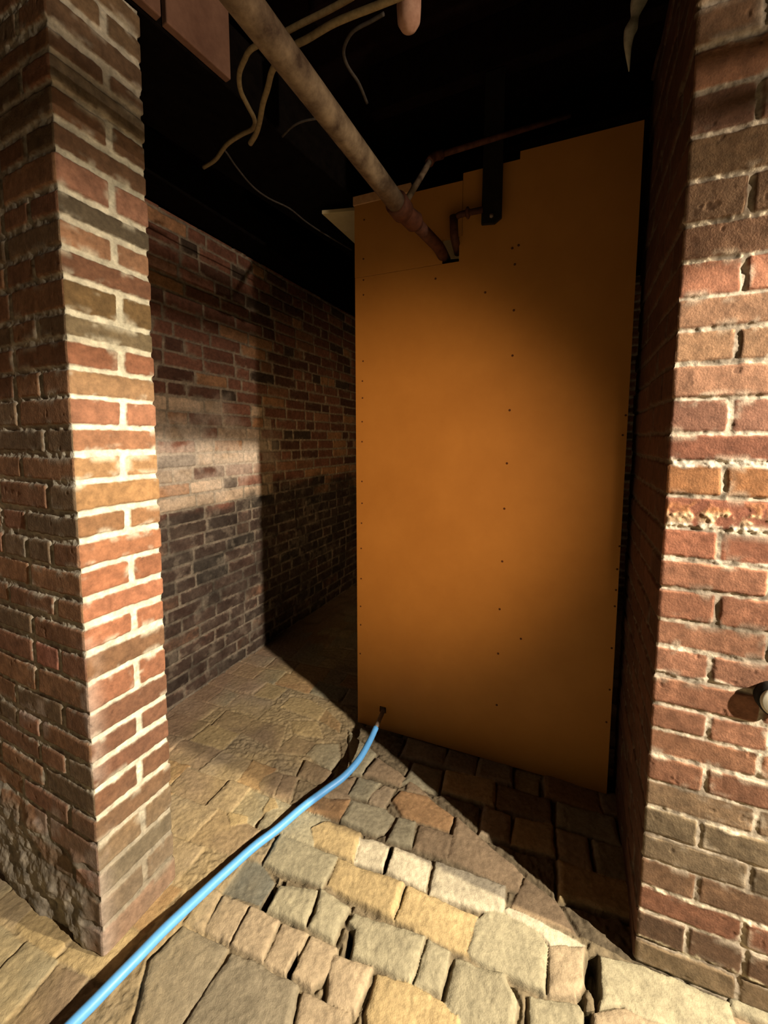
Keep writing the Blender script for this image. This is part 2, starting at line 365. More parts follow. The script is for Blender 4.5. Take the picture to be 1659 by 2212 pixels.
# ------------------------------------------------------------------ brick walls as real relief
def brick_surface(name, path, us, zs, courses, joints, base_fn, seed, jt=0.011, depth=0.007, edge=0.006, wav=0.004,
                  r_corner=0.006, stain=None, rough=1.0, crusts=(), mort=(0.50, 0.44, 0.33), mort_dark=None, lean=0.0, crumble=None, **props):
    """path: plan polyline (first point at u0). joints: per course, sorted vertical joint positions in u."""
    path = [np.array(p, float) for p in path]
    segs = []; u = props.pop('u0')
    for a, b in zip(path[:-1], path[1:]):
        L_ = np.linalg.norm(b - a); d = (b - a) / L_
        segs.append((u, u + L_, a, d, np.array([d[1], -d[0]]))); u += L_
    pos = np.zeros((len(us), 2)); nor = np.zeros((len(us), 2)); pull = np.zeros(len(us))
    for i, uu in enumerate(us):
        k = max([q for q, s in enumerate(segs) if uu >= s[0] - 1e-9] or [0])
        s = segs[k]; pos[i] = s[2] + s[3] * (uu - s[0]); n = s[4].copy()
        for q in range(1, len(segs)):
            du = uu - segs[q][0]
            if abs(du) < r_corner:
                t = (du / r_corner + 1) / 2
                n = segs[q - 1][4] * (1 - t) + segs[q][4] * t; n /= np.linalg.norm(n)
                pull[i] = (r_corner - abs(du)) * 0.45
        nor[i] = n
    U, Z = np.meshgrid(us, zs, indexing='ij')
    Uw = U + wav * 0.7 * fbm(U, Z, 0.05, seed) + 0.0016 * fbm(U, Z, 0.012, seed + 1)
    Zw = Z + wav * 1.6 * vnoise(U, Z * 0.35, 0.17, seed + 2) + 0.0024 * fbm(U, Z, 0.014, seed + 4)
    cz = np.array(courses)
    K = np.clip(np.searchsorted(cz, Zw) - 1, 0, len(cz) - 2)
    dz = np.minimum(Zw - cz[K], cz[K + 1] - Zw)
    du = np.zeros_like(U); ID = np.zeros_like(K)
    for k in np.unique(K):
        mk = K == k
        jj = np.array(joints[k]); x = Uw[mk]
        j = np.clip(np.searchsorted(jj, x) - 1, 0, len(jj) - 2)
        du[mk] = np.minimum(x - jj[j], jj[j + 1] - x)
        ID[mk] = k * 61 + j
    jw = jt / 2 * (0.45 + 0.85 * (rnd(K, seed + 5)))
    a = du - jt / 2; b = dz - jw
    r = 0.007
    sd = np.where((a < r) & (b < r), r - np.hypot(np.minimum(r - a, 0.05), np.minimum(r - b, 0.05)), np.minimum(a, b))
    br = sstep(-0.001, edge, sd)                      # 0 in the joint, 1 on the brick
    off = (rnd(ID, seed + 6) - 0.5) * 0.006 * rough
    tilt = (rnd(ID, seed + 8) - 0.5) * 0.05 * (du) * rough
    h = -depth * (1 - br) + br * (off + tilt)
    h = h + (1 - br) * 0.005 * fbm(U, Z, 0.018, seed + 9, 4) + br * 0.0014 * fbm(U, Z, 0.035, seed + 12, 4) * rough
    # spalls and pits
    pit = sstep(0.50, 0.62, fbm(U, Z, 0.025, seed + 20, 3)) * br * 0.8
    h = h - pit * 0.0025 * rough
    col = base_fn(ID, K, U, Z, seed)
    col = col * np.array((1.06, 0.98, 0.84)) * 0.92 + 0.08 * (col @ np.array((0.3, 0.55, 0.15)))[..., None]
    col = col * (1 + 0.28 * fbm(U, Z, 0.035, seed + 15, 4))[..., None] * (1 - 0.25 * pit)[..., None]
    mc = np.array(mort)[None, None] * (1 + 0.35 * fbm(U, Z, 0.02, seed + 17, 4))[..., None]
    if mort_dark is not None:
        t = mort_dark(U, Z)[..., None]
        mc = mc * (1 - t) + np.array((0.11, 0.085, 0.06)) * t
    mb = sstep(0.0, 0.0035, sd + 0.0015 * fbm(U, Z, 0.01, seed + 18))[..., None]
    col = col * mb + mc * (1 - mb)
    # mortar smears over the brick edges
    sm = (sstep(0.12, 0.4, fbm(U, Z, 0.045, seed + 22, 4)) * sstep(0.02, 0.0, sd))[..., None] * 0.7
    col = col * (1 - sm) + mc * sm
    for (zc, hw, amt, cc, lift) in crusts:            # lime or rust crusts in bands
        zz = Z + 0.012 * fbm(U, Z, 0.05, seed + 30)
        t = sstep(hw, hw * 0.3, np.abs(zz - zc)) * sstep(-0.25, 0.15, fbm(U, Z, 0.02, seed + 31, 4)) * amt * (U > 0.003)
        col = col * (1 - t[..., None]) + np.array(cc) * t[..., None]
        h = h + t * lift * (0.5 + fbm(U, Z, 0.008, seed + 33, 3))
    if stain is not None:
        col = stain(col, U, Z, seed)
    if crumble is not None:                           # rubble and loose mortar over the courses
        t = crumble(U, Z)
        h = h * (1 - t) + t * (0.004 + 0.016 * fbm(U, Z, 0.06, seed + 70, 5))
    XYZ = np.zeros(U.shape + (3,))
    disp = h - pull[:, None]
    XYZ[..., 0] = pos[:, 0, None] + nor[:, 0, None] * disp
    XYZ[..., 1] = pos[:, 1, None] + nor[:, 1, None] * disp
    XYZ[..., 2] = Z
    XYZ[..., 0] += lean * Z
    return grid_obj(name, XYZ, np.maximum(col, 0.004), M_BRICK, **props)


def palette(colors, weights, var=0.18):
    P = np.array(colors); cw = np.cumsum(np.array(weights) / sum(weights))
    def fn(ID, K, U, Z, seed):
        idx = np.clip(np.searchsorted(cw, rnd(ID, seed + 40)), 0, len(P) - 1)
        c = P[idx]
        return c * (1 + (rnd(ID, seed + 41) - 0.5) * 2 * var)[..., None]
    return fn


def spaced(a, b, fine0, fine1, df, dc):
    out = []
    if a < fine0: out += list(np.arange(a, fine0, dc))
    out += list(np.arange(max(a, fine0), min(b, fine1), df))
    if b > fine1: out += list(np.arange(fine1, b, dc))
    return np.array(out + [b])


ORANGE = (0.44, 0.205, 0.115); PINK = (0.42, 0.20, 0.14); TANB = (0.36, 0.235, 0.12); BROWN = (0.23, 0.13, 0.075)
GREYB = (0.17, 0.145, 0.105); RED = (0.30, 0.105, 0.065); SOOT = (0.045, 0.036, 0.028); DKRED = (0.16, 0.065, 0.05)

# ---- left pillar: joints wrap round its front corner (u = 0), left face is u < 0
PIER_W = 0.197
pj = []
for k in range(len(PIER_Z) - 1):
    full = (k % 2 == PIER_FULL_PARITY)
    wob = lambda: rng.normal(0, 0.004)
    if full:      # stretcher on the right face, header on the left face
        left = [-0.105]; right = [PIER_W + 0.10 + wob(), PIER_W + 0.30]
    else:
        left = [-0.207]; right = [0.113 + wob(), PIER_W + 0.105, PIER_W + 0.31]
    while left[-1] > -0.7: left.append(left[-1] - (0.209 if rng.random() < 0.75 else 0.108) + wob())
    while right[-1] < 1.2: right.append(right[-1] + 0.209)
    pj.append(sorted(left) + right)
# bricks of the right face, read from the pillar itself (bottom to top)
PCOL = {}
tone = [BROWN, BROWN, PINK, (.25, .16, .10), GREYB, (.26, .18, .11), BROWN, (.27, .14, .085), (.24, .12, .08), (.26, .13, .085), (.28, .14, .09), (.40, .18, .11), (.30, .17, .10), (.44, .19, .11), (.46, .20, .12), (.42, .18, .10), (.44, .2, .11), (.38, .21, .11), (.42, .25, .12), (.44, .27, .14), (.43, .22, .13), (.40, .19, .12), (.40, .25, .14), (.42, .19, .12), (.33, .27, .18), (.27, .18, .085), (.34, .17, .11), (.44, .25, .16), (.19, .16, .12), (.42, .22, .16), (.34, .2, .13), (.30, .17, .10), (.34, .29, .22), (.34, .22, .15), (.3, .2, .13), (.34, .24, .15), (.34, .24, .15), (.3, .2, .13)]
pal_left = palette([BROWN, (.19, .105, .065), (.165, .12, .08), (.25, .13, .085), (.36, .16, .12)], [5, 4, 3, 3, 1])


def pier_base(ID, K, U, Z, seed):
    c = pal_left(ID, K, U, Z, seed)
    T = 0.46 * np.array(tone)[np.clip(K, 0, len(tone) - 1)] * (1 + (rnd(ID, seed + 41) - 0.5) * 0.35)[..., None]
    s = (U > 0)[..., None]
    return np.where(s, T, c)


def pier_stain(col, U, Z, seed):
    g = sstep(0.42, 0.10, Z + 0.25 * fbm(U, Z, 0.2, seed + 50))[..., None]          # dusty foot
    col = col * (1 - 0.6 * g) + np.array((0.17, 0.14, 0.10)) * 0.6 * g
    t = (sstep(0.16, 0.34, fbm(U, Z, 0.12, seed + 51, 4)) * sstep(0.05, -0.02, U) * sstep(1.1, 0.7, Z))[..., None]
    col = col * (1 - 0.6 * t) + np.array((0.36, 0.30, 0.26)) * 0.6 * t              # lime bloom low on the left face
    f = (sstep(0.22, 0.08, Z - 0.35 * np.clip(-U - 0.12, 0, 1) + 0.1 * fbm(U, Z, 0.06, seed + 53)) * sstep(-0.02, -0.08, U))[..., None]
    return col * (1 - f) + np.array((0.28, 0.25, 0.20)) * (1 + 0.6 * fbm(U, Z, 0.03, seed + 54, 4))[..., None] * f


pier_path = [P0 + A * 0.70, P0, P0 + B * PIER_W, P0 + B * PIER_W + A * 0.70]
us = np.unique(np.concatenate([spaced(-0.70, PIER_W + 0.70, -0.50, PIER_W + 0.02, 0.0023, 0.01), [-0.003, 0, 0.003, PIER_W]]))
zs = np.arange(-0.02, 2.24, 0.0023)
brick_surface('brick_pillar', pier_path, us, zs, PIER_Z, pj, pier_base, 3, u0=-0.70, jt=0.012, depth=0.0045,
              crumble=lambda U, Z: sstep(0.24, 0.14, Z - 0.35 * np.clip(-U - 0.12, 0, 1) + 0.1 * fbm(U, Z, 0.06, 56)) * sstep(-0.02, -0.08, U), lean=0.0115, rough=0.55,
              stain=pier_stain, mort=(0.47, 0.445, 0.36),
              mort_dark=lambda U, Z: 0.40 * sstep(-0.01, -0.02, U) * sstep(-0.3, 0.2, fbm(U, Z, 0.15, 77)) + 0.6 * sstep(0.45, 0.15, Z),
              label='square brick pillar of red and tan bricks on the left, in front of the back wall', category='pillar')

# ---- right wall: jamb (u < 0) and front face (u > 0)
RD = np.array([math.cos(math.radians(-22.5)), math.sin(math.radians(-22.5))])
JD = np.array([math.cos(math.radians(65.0)), math.sin(math.radians(65.0))])
rj = []
for k in range(len(RIGHT_Z) - 1):
    if k % 2 == RIGHT_HEADER_PARITY:
        right = [0.104 + rng.normal(0, 0.004)]; left = [-0.205]
    else:
        right = [0.198 + rng.normal(0, 0.005)]; left = [-0.10]
    while right[-1] < 1.9: right.append(right[-1] + (0.209 if rng.random() < 0.8 else 0.106))
    while left[-1] > -0.8: left.append(left[-1] - 0.207)
    rj.append(sorted(left) + right)
rtone = [GREYB, (.26, .2, .13), (.19, .12, .08), (.29, .14, .09), (.24, .15, .095), (.24, .19, .13), (.21, .17, .115), (.28, .20, .13), (.36, .18, .115), (.35, .18, .11), (.36, .18, .115), (.37, .18, .115), (.36, .18, .12), (.36, .18, .115), (.35, .16, .10), (.38, .18, .115), (.38, .16, .10), (.33, .13, .085), (.40, .19, .08), (.34, .14, .09), (.36, .18, .13), (.38, .21, .14), (.38, .23, .14), (.38, .22, .14), (.42, .19, .12), (.26, .15, .10), (.27, .17, .11), (.25, .16, .09), (.3, .17, .12), (.33, .17, .10), (.33, .2, .12), (.3, .17, .1), (.3, .17, .1), (.3, .17, .1)]


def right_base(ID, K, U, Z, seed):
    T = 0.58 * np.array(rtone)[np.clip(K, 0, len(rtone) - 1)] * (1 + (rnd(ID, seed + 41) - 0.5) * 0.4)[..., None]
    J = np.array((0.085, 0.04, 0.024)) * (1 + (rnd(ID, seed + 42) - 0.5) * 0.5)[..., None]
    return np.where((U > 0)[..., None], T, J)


right_path = [R0 + JD * 0.62, R0, R0 + RD * 1.75]
us = np.unique(np.concatenate([spaced(-0.62, 1.75, -0.50, 0.30, 0.0022, 0.02), [-0.003, 0, 0.003]]))
zs = np.arange(-0.02, 2.42, 0.0023)
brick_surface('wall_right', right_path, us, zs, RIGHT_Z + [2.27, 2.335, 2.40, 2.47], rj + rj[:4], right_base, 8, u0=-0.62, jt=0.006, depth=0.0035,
              rough=0.8, wav=0.005, mort=(0.50, 0.44, 0.34),
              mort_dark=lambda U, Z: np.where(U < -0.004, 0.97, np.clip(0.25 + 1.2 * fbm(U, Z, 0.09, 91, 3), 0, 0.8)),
              crusts=[(1.2038, 0.012, 0.95, (0.62, 0.57, 0.47), 0.004), (1.10, 0.030, 0.5, (0.42, 0.20, 0.07), 0.004), (1.085, 0.018, 0.6, (0.55, 0.44, 0.28), 0.005), (1.065, 0.012, 0.95, (0.62, 0.56, 0.44), 0.004),
                      (0.995, 0.006, 0.6, (0.6, 0.55, 0.45), 0.002), (0.73, 0.008, 0.7, (0.55, 0.5, 0.4), 0.002), (0.205, 0.008, 0.8, (0.55, 0.5, 0.38), 0.003), (0.07, 0.008, 0.8, (0.5, 0.45, 0.3), 0.003), (0.405, 0.006, 0.7, (0.5, 0.44, 0.33), 0.002)],
              kind='structure')

# ---- back wall behind the pillar
bz = [-0.06 + 0.0655 * i for i in range(38)]
bj = []
for k in range(len(bz) - 1):
    x = -2.4 + (0.105 if k % 2 else 0.0) + rng.normal(0, 0.02); row = [x]
    while row[-1] < 2.6: row.append(row[-1] + (0.208 if rng.random() < 0.68 else 0.106) + rng.normal(0, 0.004))
    bj.append(row)
pal_back = palette([(.19, .085, .06), (.23, .105, .075), (.12, .06, .045), (.27, .14, .09), (.07, .05, .04)], [5, 4, 3, 2, 1])


def back_base(ID, K, U, Z, seed):
    c = pal_back(ID, K, U, Z, seed)
    pale = ((rnd(ID, seed + 45) < 0.62) & (K >= 15) & (K <= 22) & (U > -0.1) & (U < 0.8))[..., None]
    odd = ((rnd(ID, seed + 46) < 0.12) & (K >= 14))[..., None]
    c = np.where(pale, np.array((0.46, 0.36, 0.28)) * (0.8 + 0.5 * rnd(ID, seed + 47))[..., None], c)
    return np.where(odd & ~pale, np.array((0.40, 0.22, 0.12)), c)


def back_stain(col, U, Z, seed):
    n = fbm(U, Z, 0.16, seed + 60, 4)
    w = (sstep(0.0, 0.16, Z - 0.96 + 0.15 * n) * sstep(1.42, 1.27, Z + 0.2 * n) * sstep(0.6, 0.4, np.abs(U - 0.34)))[..., None] * sstep(-0.6, -0.1, fbm(U, Z, 0.07, seed + 63, 3))[..., None]
    col = col * (1 - 0.5 * w) + np.array((0.66, 0.56, 0.46)) * 0.5 * w          # lime wash patch
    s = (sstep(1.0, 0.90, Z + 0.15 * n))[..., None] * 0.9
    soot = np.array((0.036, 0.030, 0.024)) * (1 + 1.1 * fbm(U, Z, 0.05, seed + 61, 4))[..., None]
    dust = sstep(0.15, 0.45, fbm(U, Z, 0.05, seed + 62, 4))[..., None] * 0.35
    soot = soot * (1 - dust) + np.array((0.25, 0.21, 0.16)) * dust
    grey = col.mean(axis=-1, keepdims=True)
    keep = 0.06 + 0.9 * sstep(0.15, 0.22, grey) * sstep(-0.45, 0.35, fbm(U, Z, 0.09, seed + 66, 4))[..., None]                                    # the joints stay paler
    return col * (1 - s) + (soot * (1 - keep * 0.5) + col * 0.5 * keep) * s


back_path = [W0 - B * 2.4, W0 + B * 2.6]
us = spaced(-2.4, 2.6, -0.12, 1.75, 0.0042, 0.02)
zs = np.arange(-0.02, 2.25, 0.0042)
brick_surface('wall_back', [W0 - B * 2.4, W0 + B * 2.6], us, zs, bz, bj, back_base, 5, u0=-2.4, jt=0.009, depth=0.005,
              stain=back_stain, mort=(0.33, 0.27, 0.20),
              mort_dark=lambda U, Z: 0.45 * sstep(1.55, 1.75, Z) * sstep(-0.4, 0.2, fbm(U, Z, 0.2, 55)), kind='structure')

# ---- far end of the room, deep in shade
us = np.arange(0, 4.2, 0.02); zs = np.arange(-0.02, 2.5, 0.012)
FE = W0 + B * 2.55
fz = bz + [bz[-1] + 0.0655 * i for i in range(1, 4)]
fj = [[x + 0.1 * (k % 2) for x in np.arange(-0.2, 4.6, 0.209)] for k in range(len(fz) - 1)]
brick_surface('wall_far', [FE, FE - A * 4.1], us[us <= 4.1], zs, fz, fj, pal_back, 6, u0=0.0, kind='structure')

# ------------------------------------------------------------------ floor of stone setts
def poly_sd(px, py, pts):
    """signed distance to a polygon, positive inside"""
    P = np.array(pts, float); n = len(P)
    d = np.full(px.shape, 1e9); ins = np.zeros(px.shape, bool)
    for i in range(n):
        a = P[i]; b = P[(i + 1) % n]; e = b - a
        wx = px - a[0]; wy = py - a[1]
        t = np.clip((wx * e[0] + wy * e[1]) / max(e @ e, 1e-12), 0, 1)
        d = np.minimum(d, np.hypot(wx - e[0] * t, wy - e[1] * t))
        c = (a[1] > py) != (b[1] > py)
        with np.errstate(divide='ignore', invalid='ignore'):
            xi = (b[0] - a[0]) * (py - a[1]) / (b[1] - a[1]) + a[0]
        ins ^= c & (px < xi)
    return np.where(ins, d, -d)


xs = spaced(-2.6, 3.2, -1.15, 1.0, 0.0029, 0.03)
ys = spaced(-1.6, 4.6, 0.58, 2.35, 0.0029, 0.03)
X, Y = np.meshgrid(xs, ys, indexing='ij')
Xw = X + 0.004 * fbm(X, Y, 0.05, 101) + 0.002 * fbm(X, Y, 0.012, 102)
Yw = Y + 0.004 * fbm(X, Y, 0.05, 104) + 0.002 * fbm(X, Y, 0.012, 105)
FCOL = {'y': (0.42, 0.315, 0.155), 'g': (0.31, 0.275, 0.175), 't': (0.34, 0.265, 0.165), 'o': (0.36, 0.215, 0.10), 'b': (0.27, 0.195, 0.115), 'w': (0.45, 0.395, 0.275), 'd': (0.15, 0.145, 0.11), 'm': (0.225, 0.19, 0.125)}  # m: darkened tone, paints the dim near-left corner into two stones
SD = np.full(X.shape, -0.05); OFF = np.zeros(X.shape); COL = np.zeros(X.shape + (3,)); COL[:] = (0.24, 0.185, 0.115)


def add_stone(pts, colr, off, tx, ty):
    P = np.array(pts); x0, y0 = P.min(0) - 0.03; x1, y1 = P.max(0) + 0.03
    i0, i1 = np.searchsorted(xs, [x0, x1]); j0, j1 = np.searchsorted(ys, [y0, y1])
    if i1 <= i0 or j1 <= j0: return
    sl = (slice(i0, i1), slice(j0, j1))
    sd = poly_sd(Xw[sl], Yw[sl], pts)
    m = sd > SD[sl]
    SD[sl] = np.where(m, sd, SD[sl])
    c = P.mean(0)
    OFF[sl] = np.where(m, off + tx * (X[sl] - c[0]) + ty * (Y[sl] - c[1]), OFF[sl])
    for q in range(3):
        COL[sl + (q,)] = np.where(m, colr[q], COL[sl + (q,)])


def shrink(pts, d=0.003):
    P = np.array(pts); c = P.mean(0)
    return c + (P - c) * (1 - d / np.maximum(np.linalg.norm(P - c, axis=1), 0.02))[:, None]


frng = np.random.default_rng(21)
traced = [np.array(p) for _, p in STONES]
tc_ = np.array([p.mean(0) for p in traced])
# rows of setts run across the room
row_d = np.array([math.cos(math.radians(-20)), math.sin(math.radians(-20))]); row_n = np.array([-row_d[1], row_d[0]])
for r in range(-30, 50):
    s = -3.4 + frng.random() * 0.2
    while s < 4.4:
        w = frng.choice([0.10, 0.13, 0.17, 0.2]) + frng.normal(0, 0.008)
        o = np.array([0, 0.7]) + row_n * r * 0.112
        q = [o + row_d * s, o + row_d * (s + w), o + row_d * (s + w) + row_n * 0.112, o + row_d * s + row_n * 0.112]
        q = [np.array(t) + frng.normal(0, 0.005, 2) for t in q]
        s += w
        c = np.mean(q, axis=0)
        if not (-2.6 < c[0] < 3.2 and -1.6 < c[1] < 4.6): continue
        tst = np.array([c] + q)
        if (poly_sd(np.array([c[0]]), np.array([c[1]]), REGION)[0] > 0.0): continue
        if any(poly_sd(tst[:, 0], tst[:, 1], t).max() > 0.012 for t, cc in zip(traced, tc_) if np.hypot(*(cc - c)) < 0.4): continue
        key = frng.choice(['y', 'g', 't', 'b', 'o'], p=[.2, .25, .25, .22, .08])
        add_stone(shrink(q, 0.001), np.array(FCOL[key]) * frng.uniform(0.85, 1.12), frng.normal(0, 0.003), *frng.normal(0, 0.03, 2))
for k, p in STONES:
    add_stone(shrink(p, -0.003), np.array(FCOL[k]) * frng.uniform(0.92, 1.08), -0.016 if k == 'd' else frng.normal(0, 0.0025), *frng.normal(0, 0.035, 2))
# how deep the joints are: silted up near the pillar and the back wall, open near the viewer
dist_back = -(X - W0[0]) * A[0] - (Y - W0[1]) * A[1]
silt = np.maximum(sstep(0.98, 0.62, dist_back + 0.12 * fbm(X, Y, 0.2, 120)), sstep(0.16, 0.03, np.hypot(X + 0.60, (Y - 1.02) * 0.7) - 0.05 + 0.08 * fbm(X, Y, 0.1, 121)))
jd = 0.020 * (1 - 0.75 * silt) * (0.5 + 0.5 * sstep(-0.2, 0.2, fbm(X, Y, 0.09, 122, 3)))
rim = np.clip(SD, -0.02, 0.02)
prof = sstep(-0.003, 0.004, rim) * 0.80 + 0.20 * sstep(0.002, 0.016, rim)
Hf = -jd * (1 - prof) + OFF * prof * (1 - 0.5 * silt)
Hf += 0.0035 * fbm(X, Y, 0.06, 130, 4) * (0.4 + 0.6 * prof) + 0.004 * fbm(X, Y, 0.012, 131, 4) * (1 - prof) + 0.010 * fbm(X, Y, 0.5, 132) + 0.0016 * fbm(X, Y, 0.01, 133, 3)
Hf = Hf + sstep(-0.005, -0.012, SD) * jd * 0.55      # wide gaps are packed with grit
for hpts in HOLES:
    sd = poly_sd(Xw, Yw, hpts)
    Hf = Hf - 0.05 * sstep(-0.004, 0.006, sd)
    COL = COL * (1 - 0.7 * sstep(-0.006, 0.002, sd))[..., None]
jc = np.array((0.27, 0.215, 0.135)) * (0.5 + 0.5 * silt)[..., None] * (1 + 0.5 * fbm(X, Y, 0.015, 141, 3))[..., None]
mb = sstep(-0.003, 0.004, SD)[..., None]
FC = COL * np.array((0.88, 0.90, 0.97)) * (1 + 0.22 * fbm(X, Y, 0.05, 142, 4))[..., None]
FC = FC * mb + jc * (1 - mb)
ds = (silt * sstep(-0.5, 0.35, fbm(X, Y, 0.16, 143, 4)))[..., None] * 0.5
dustc = np.array((0.38, 0.285, 0.14)) * (1 + 0.3 * fbm(X, Y, 0.02, 144, 4))[..., None]
FC = FC * (1 - ds) + dustc * ds
redd = (sstep(0.30, 0.10, dist_back + 0.1 * fbm(X, Y, 0.1, 145)) * 0.6)[..., None]
FC = FC * (1 - redd) + np.array((0.30, 0.19, 0.13)) * redd
XYZ = np.stack([X, Y, Hf], -1)
# shallow seat so that the walls meet the ground
grid_obj('floor', XYZ, np.maximum(FC, 0.01), M_FLOOR, kind='structure')

# ------------------------------------------------------------------ ceiling, beam, joists
def pl(*uv):
    """plan point from distances along A and B measured from the pillar corner"""
    return P0 + A * uv[0] + B * uv[1]


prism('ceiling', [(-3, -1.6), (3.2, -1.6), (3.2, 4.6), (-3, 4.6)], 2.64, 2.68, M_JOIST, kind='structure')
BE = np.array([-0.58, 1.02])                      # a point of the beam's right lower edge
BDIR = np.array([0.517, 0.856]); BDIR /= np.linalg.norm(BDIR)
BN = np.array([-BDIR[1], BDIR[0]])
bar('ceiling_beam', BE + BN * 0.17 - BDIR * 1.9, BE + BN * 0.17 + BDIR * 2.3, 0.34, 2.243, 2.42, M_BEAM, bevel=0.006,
    label='heavy black timber beam running over the brick pillar into the dark', category='beam')
bar('wall_plate', W0 + A * 0.0 - A * 0.08 - B * 0.35, W0 - A * 0.08 + B * 2.5, 0.16, 2.255, 2.42, M_BEAM, bevel=0.005,
    label='black timber plate lying along the top of the back brick wall', category='beam')
g = 'boards fixed to the side of the beam'
e0 = BE - BN * 0.012
bar('side_board', e0 - BDIR * 0.62, e0 + BDIR * 0.065, 0.022, 2.246, 2.47, M_BOARD, bevel=0.003, group=g,
    label='brown board on the beam side, the nearer and left one, lit pinkish', category='board')
bar('side_board', e0 + BDIR * 0.078, e0 + BDIR * 0.262, 0.022, 2.246, 2.47, M_BOARD, bevel=0.003, group=g,
    label='short brown board on the beam side, ending beside the bent cable', category='board')
jl = ['nearest dark ceiling joist, above the top of the frame', 'dark ceiling joist crossing above the bent cables', 'dark ceiling joist crossing above the iron pipe', 'dark ceiling joist in front of the ochre panel top', 'dark ceiling joist just behind the ochre panel', 'farthest dark ceiling joist beyond the ochre panel']
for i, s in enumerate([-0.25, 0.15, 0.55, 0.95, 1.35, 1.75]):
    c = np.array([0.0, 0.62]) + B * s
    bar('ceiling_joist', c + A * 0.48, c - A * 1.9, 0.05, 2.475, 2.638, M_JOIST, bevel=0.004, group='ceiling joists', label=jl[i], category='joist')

# ------------------------------------------------------------------ the ochre panel
PW = PW - 0.014
def pp(s, z, d=0.0):
    """point of the panel: s metres from its left edge, z up, d towards the viewer"""
    q = Q0 + PD * s + PN * d
    return (q[0], q[1], z)


def holed(name, xs_, zs_, skip, thick, d0, mat, parent):
    idx = {}; V = []; Fc = []
    def vid(i, j):
        if (i, j) not in idx:
            idx[(i, j)] = len(V); V.append(pp(xs_[i], zs_[j], d0))
        return idx[(i, j)]
    for i in range(len(xs_) - 1):
        for j in range(len(zs_) - 1):
            if skip((xs_[i] + xs_[i + 1]) / 2, (zs_[j] + zs_[j + 1]) / 2): continue
            Fc.append((vid(i, j), vid(i + 1, j), vid(i + 1, j + 1), vid(i, j + 1)))
    n = len(V)
    V2 = V + [tuple(np.array(v) - np.array([*PN, 0]) * thick) for v in V]
    cnt = {}
    for f in Fc:
        for a, b in zip(f, f[1:] + f[:1]): cnt[(a, b)] = 1
    allf = list(Fc) + [tuple(q + n for q in f[::-1]) for f in Fc]
    for (a, b) in cnt:
        if (b, a) not in cnt: allf.append((b, a, a + n, b + n))
    return pydata(name, V2, allf, mat, parent)


def on_panel(px_, pz_):      # s coordinate of a plan point lying on the panel
    return float((np.array(px_) - Q0) @ PD)


panel = new_obj('partition_panel', None, label='tall ochre painted board partition with nail heads, standing between pillar and right wall', category='panel')
panel.location = (0, 0, 0)
S_H0, S_H1 = on_panel((0.214, 1.566), 0), on_panel((0.271, 1.542), 0)
S_STEP = on_panel((0.28, 1.539), 0)
S_M0, S_M1 = -0.003, 0
hx = on_panel((-0.003, 1.654), 0)
holed('main_sheet', [0.0, hx - 0.017, hx + 0.012, S_H0, S_H1, S_STEP + 0.001, 0.62, PW], [0.0, 0.077, 0.104, 1.893, 1.978, 2.19, 2.215],
      lambda s, z: (z > 1.893 and s < S_H0) or (S_H0 < s < S_H1 and 1.893 < z < 1.978) or (z > 2.19 and s < 0.62) or (z > 1.893 and s < S_STEP and z > 1.978) or (hx - 0.017 < s < hx + 0.012 and 0.077 < z < 0.104),
      0.012, 0.0, M_PLY, panel)
holed('upper_sheet', [0.0, S_H0, S_STEP], [1.8945, 1.978, 2.165], lambda s, z: s > S_H0 and z < 1.978, 0.012, 0.0015, M_PLY, panel)


def pbox(name, s0, s1, z0, z1, d0, d1, mat, parent, dz=0.0, **kw):
    v = [pp(s, z + (dz if s == s1 else 0), d) for d in (d0, d1) for s in (s0, s1) for z in (z0, z1)]
    f = [(0, 1, 3, 2), (4, 6, 7, 5), (0, 2, 6, 4), (1, 5, 7, 3), (0, 4, 5, 1), (2, 3, 7, 6)]
    return pydata(name, v, f, mat, parent, **kw)


pbox('top_strip', -0.005, 0.235, 2.166, 2.20, -0.035, 0.006, M_PLYEDGE, panel, bevel=0.002, label='pale wooden strip along the top left edge')
pbox('stud', 0.455, 0.495, 0.0, 2.18, -0.10, -0.0125, M_BOARD, panel)
pbox('stud', 0.012, 0.052, 0.0, 2.15, -0.10, -0.0125, M_BOARD, panel)
pbox('stud', 0.93, 0.97, 0.0, 2.18, -0.10, -0.0125, M_BOARD, panel)
for (x, y, z) in NAILS:
    s = on_panel((x, y), 0)
    V = []; Fc = []
    R_ = 0.0042 if 0.1 < s < 0.9 else 0.0034
    for ring, (rr, dd) in enumerate([(R_, 0.0), (R_ * 0.9, 0.0014), (R_ * 0.45, 0.0022)]):
        for k in range(10):
            a = k * math.pi / 5
            V.append(pp(s + rr * math.cos(a), z + rr * math.sin(a), dd + (0.0015 if z > 1.893 and s < S_STEP else 0)))
    for q in range(2):
        for k in range(10): Fc.append((q * 10 + k, q * 10 + (k + 1) % 10, q * 10 + 10 + (k + 1) % 10, q * 10 + 10 + k))
    Fc.append(tuple(range(20, 30)))
    pydata('nail_head', V, Fc, M_NAIL, panel, smooth=True)

# pale board lying under the ceiling behind the panel's top left corner
c0 = np.array([-0.263, 1.819]); v1 = np.array([0.148, -0.024]); v1 /= np.linalg.norm(v1)
prism('ceiling_board', [c0, c0 + v1 * 0.5, c0 + v1 * 0.5 + B * 0.55, c0 + B * 0.55], 2.20, 2.215, M_PALE, bevel=0.002,
      label='pale flat board under the ceiling, sticking out behind the panel top', category='board')

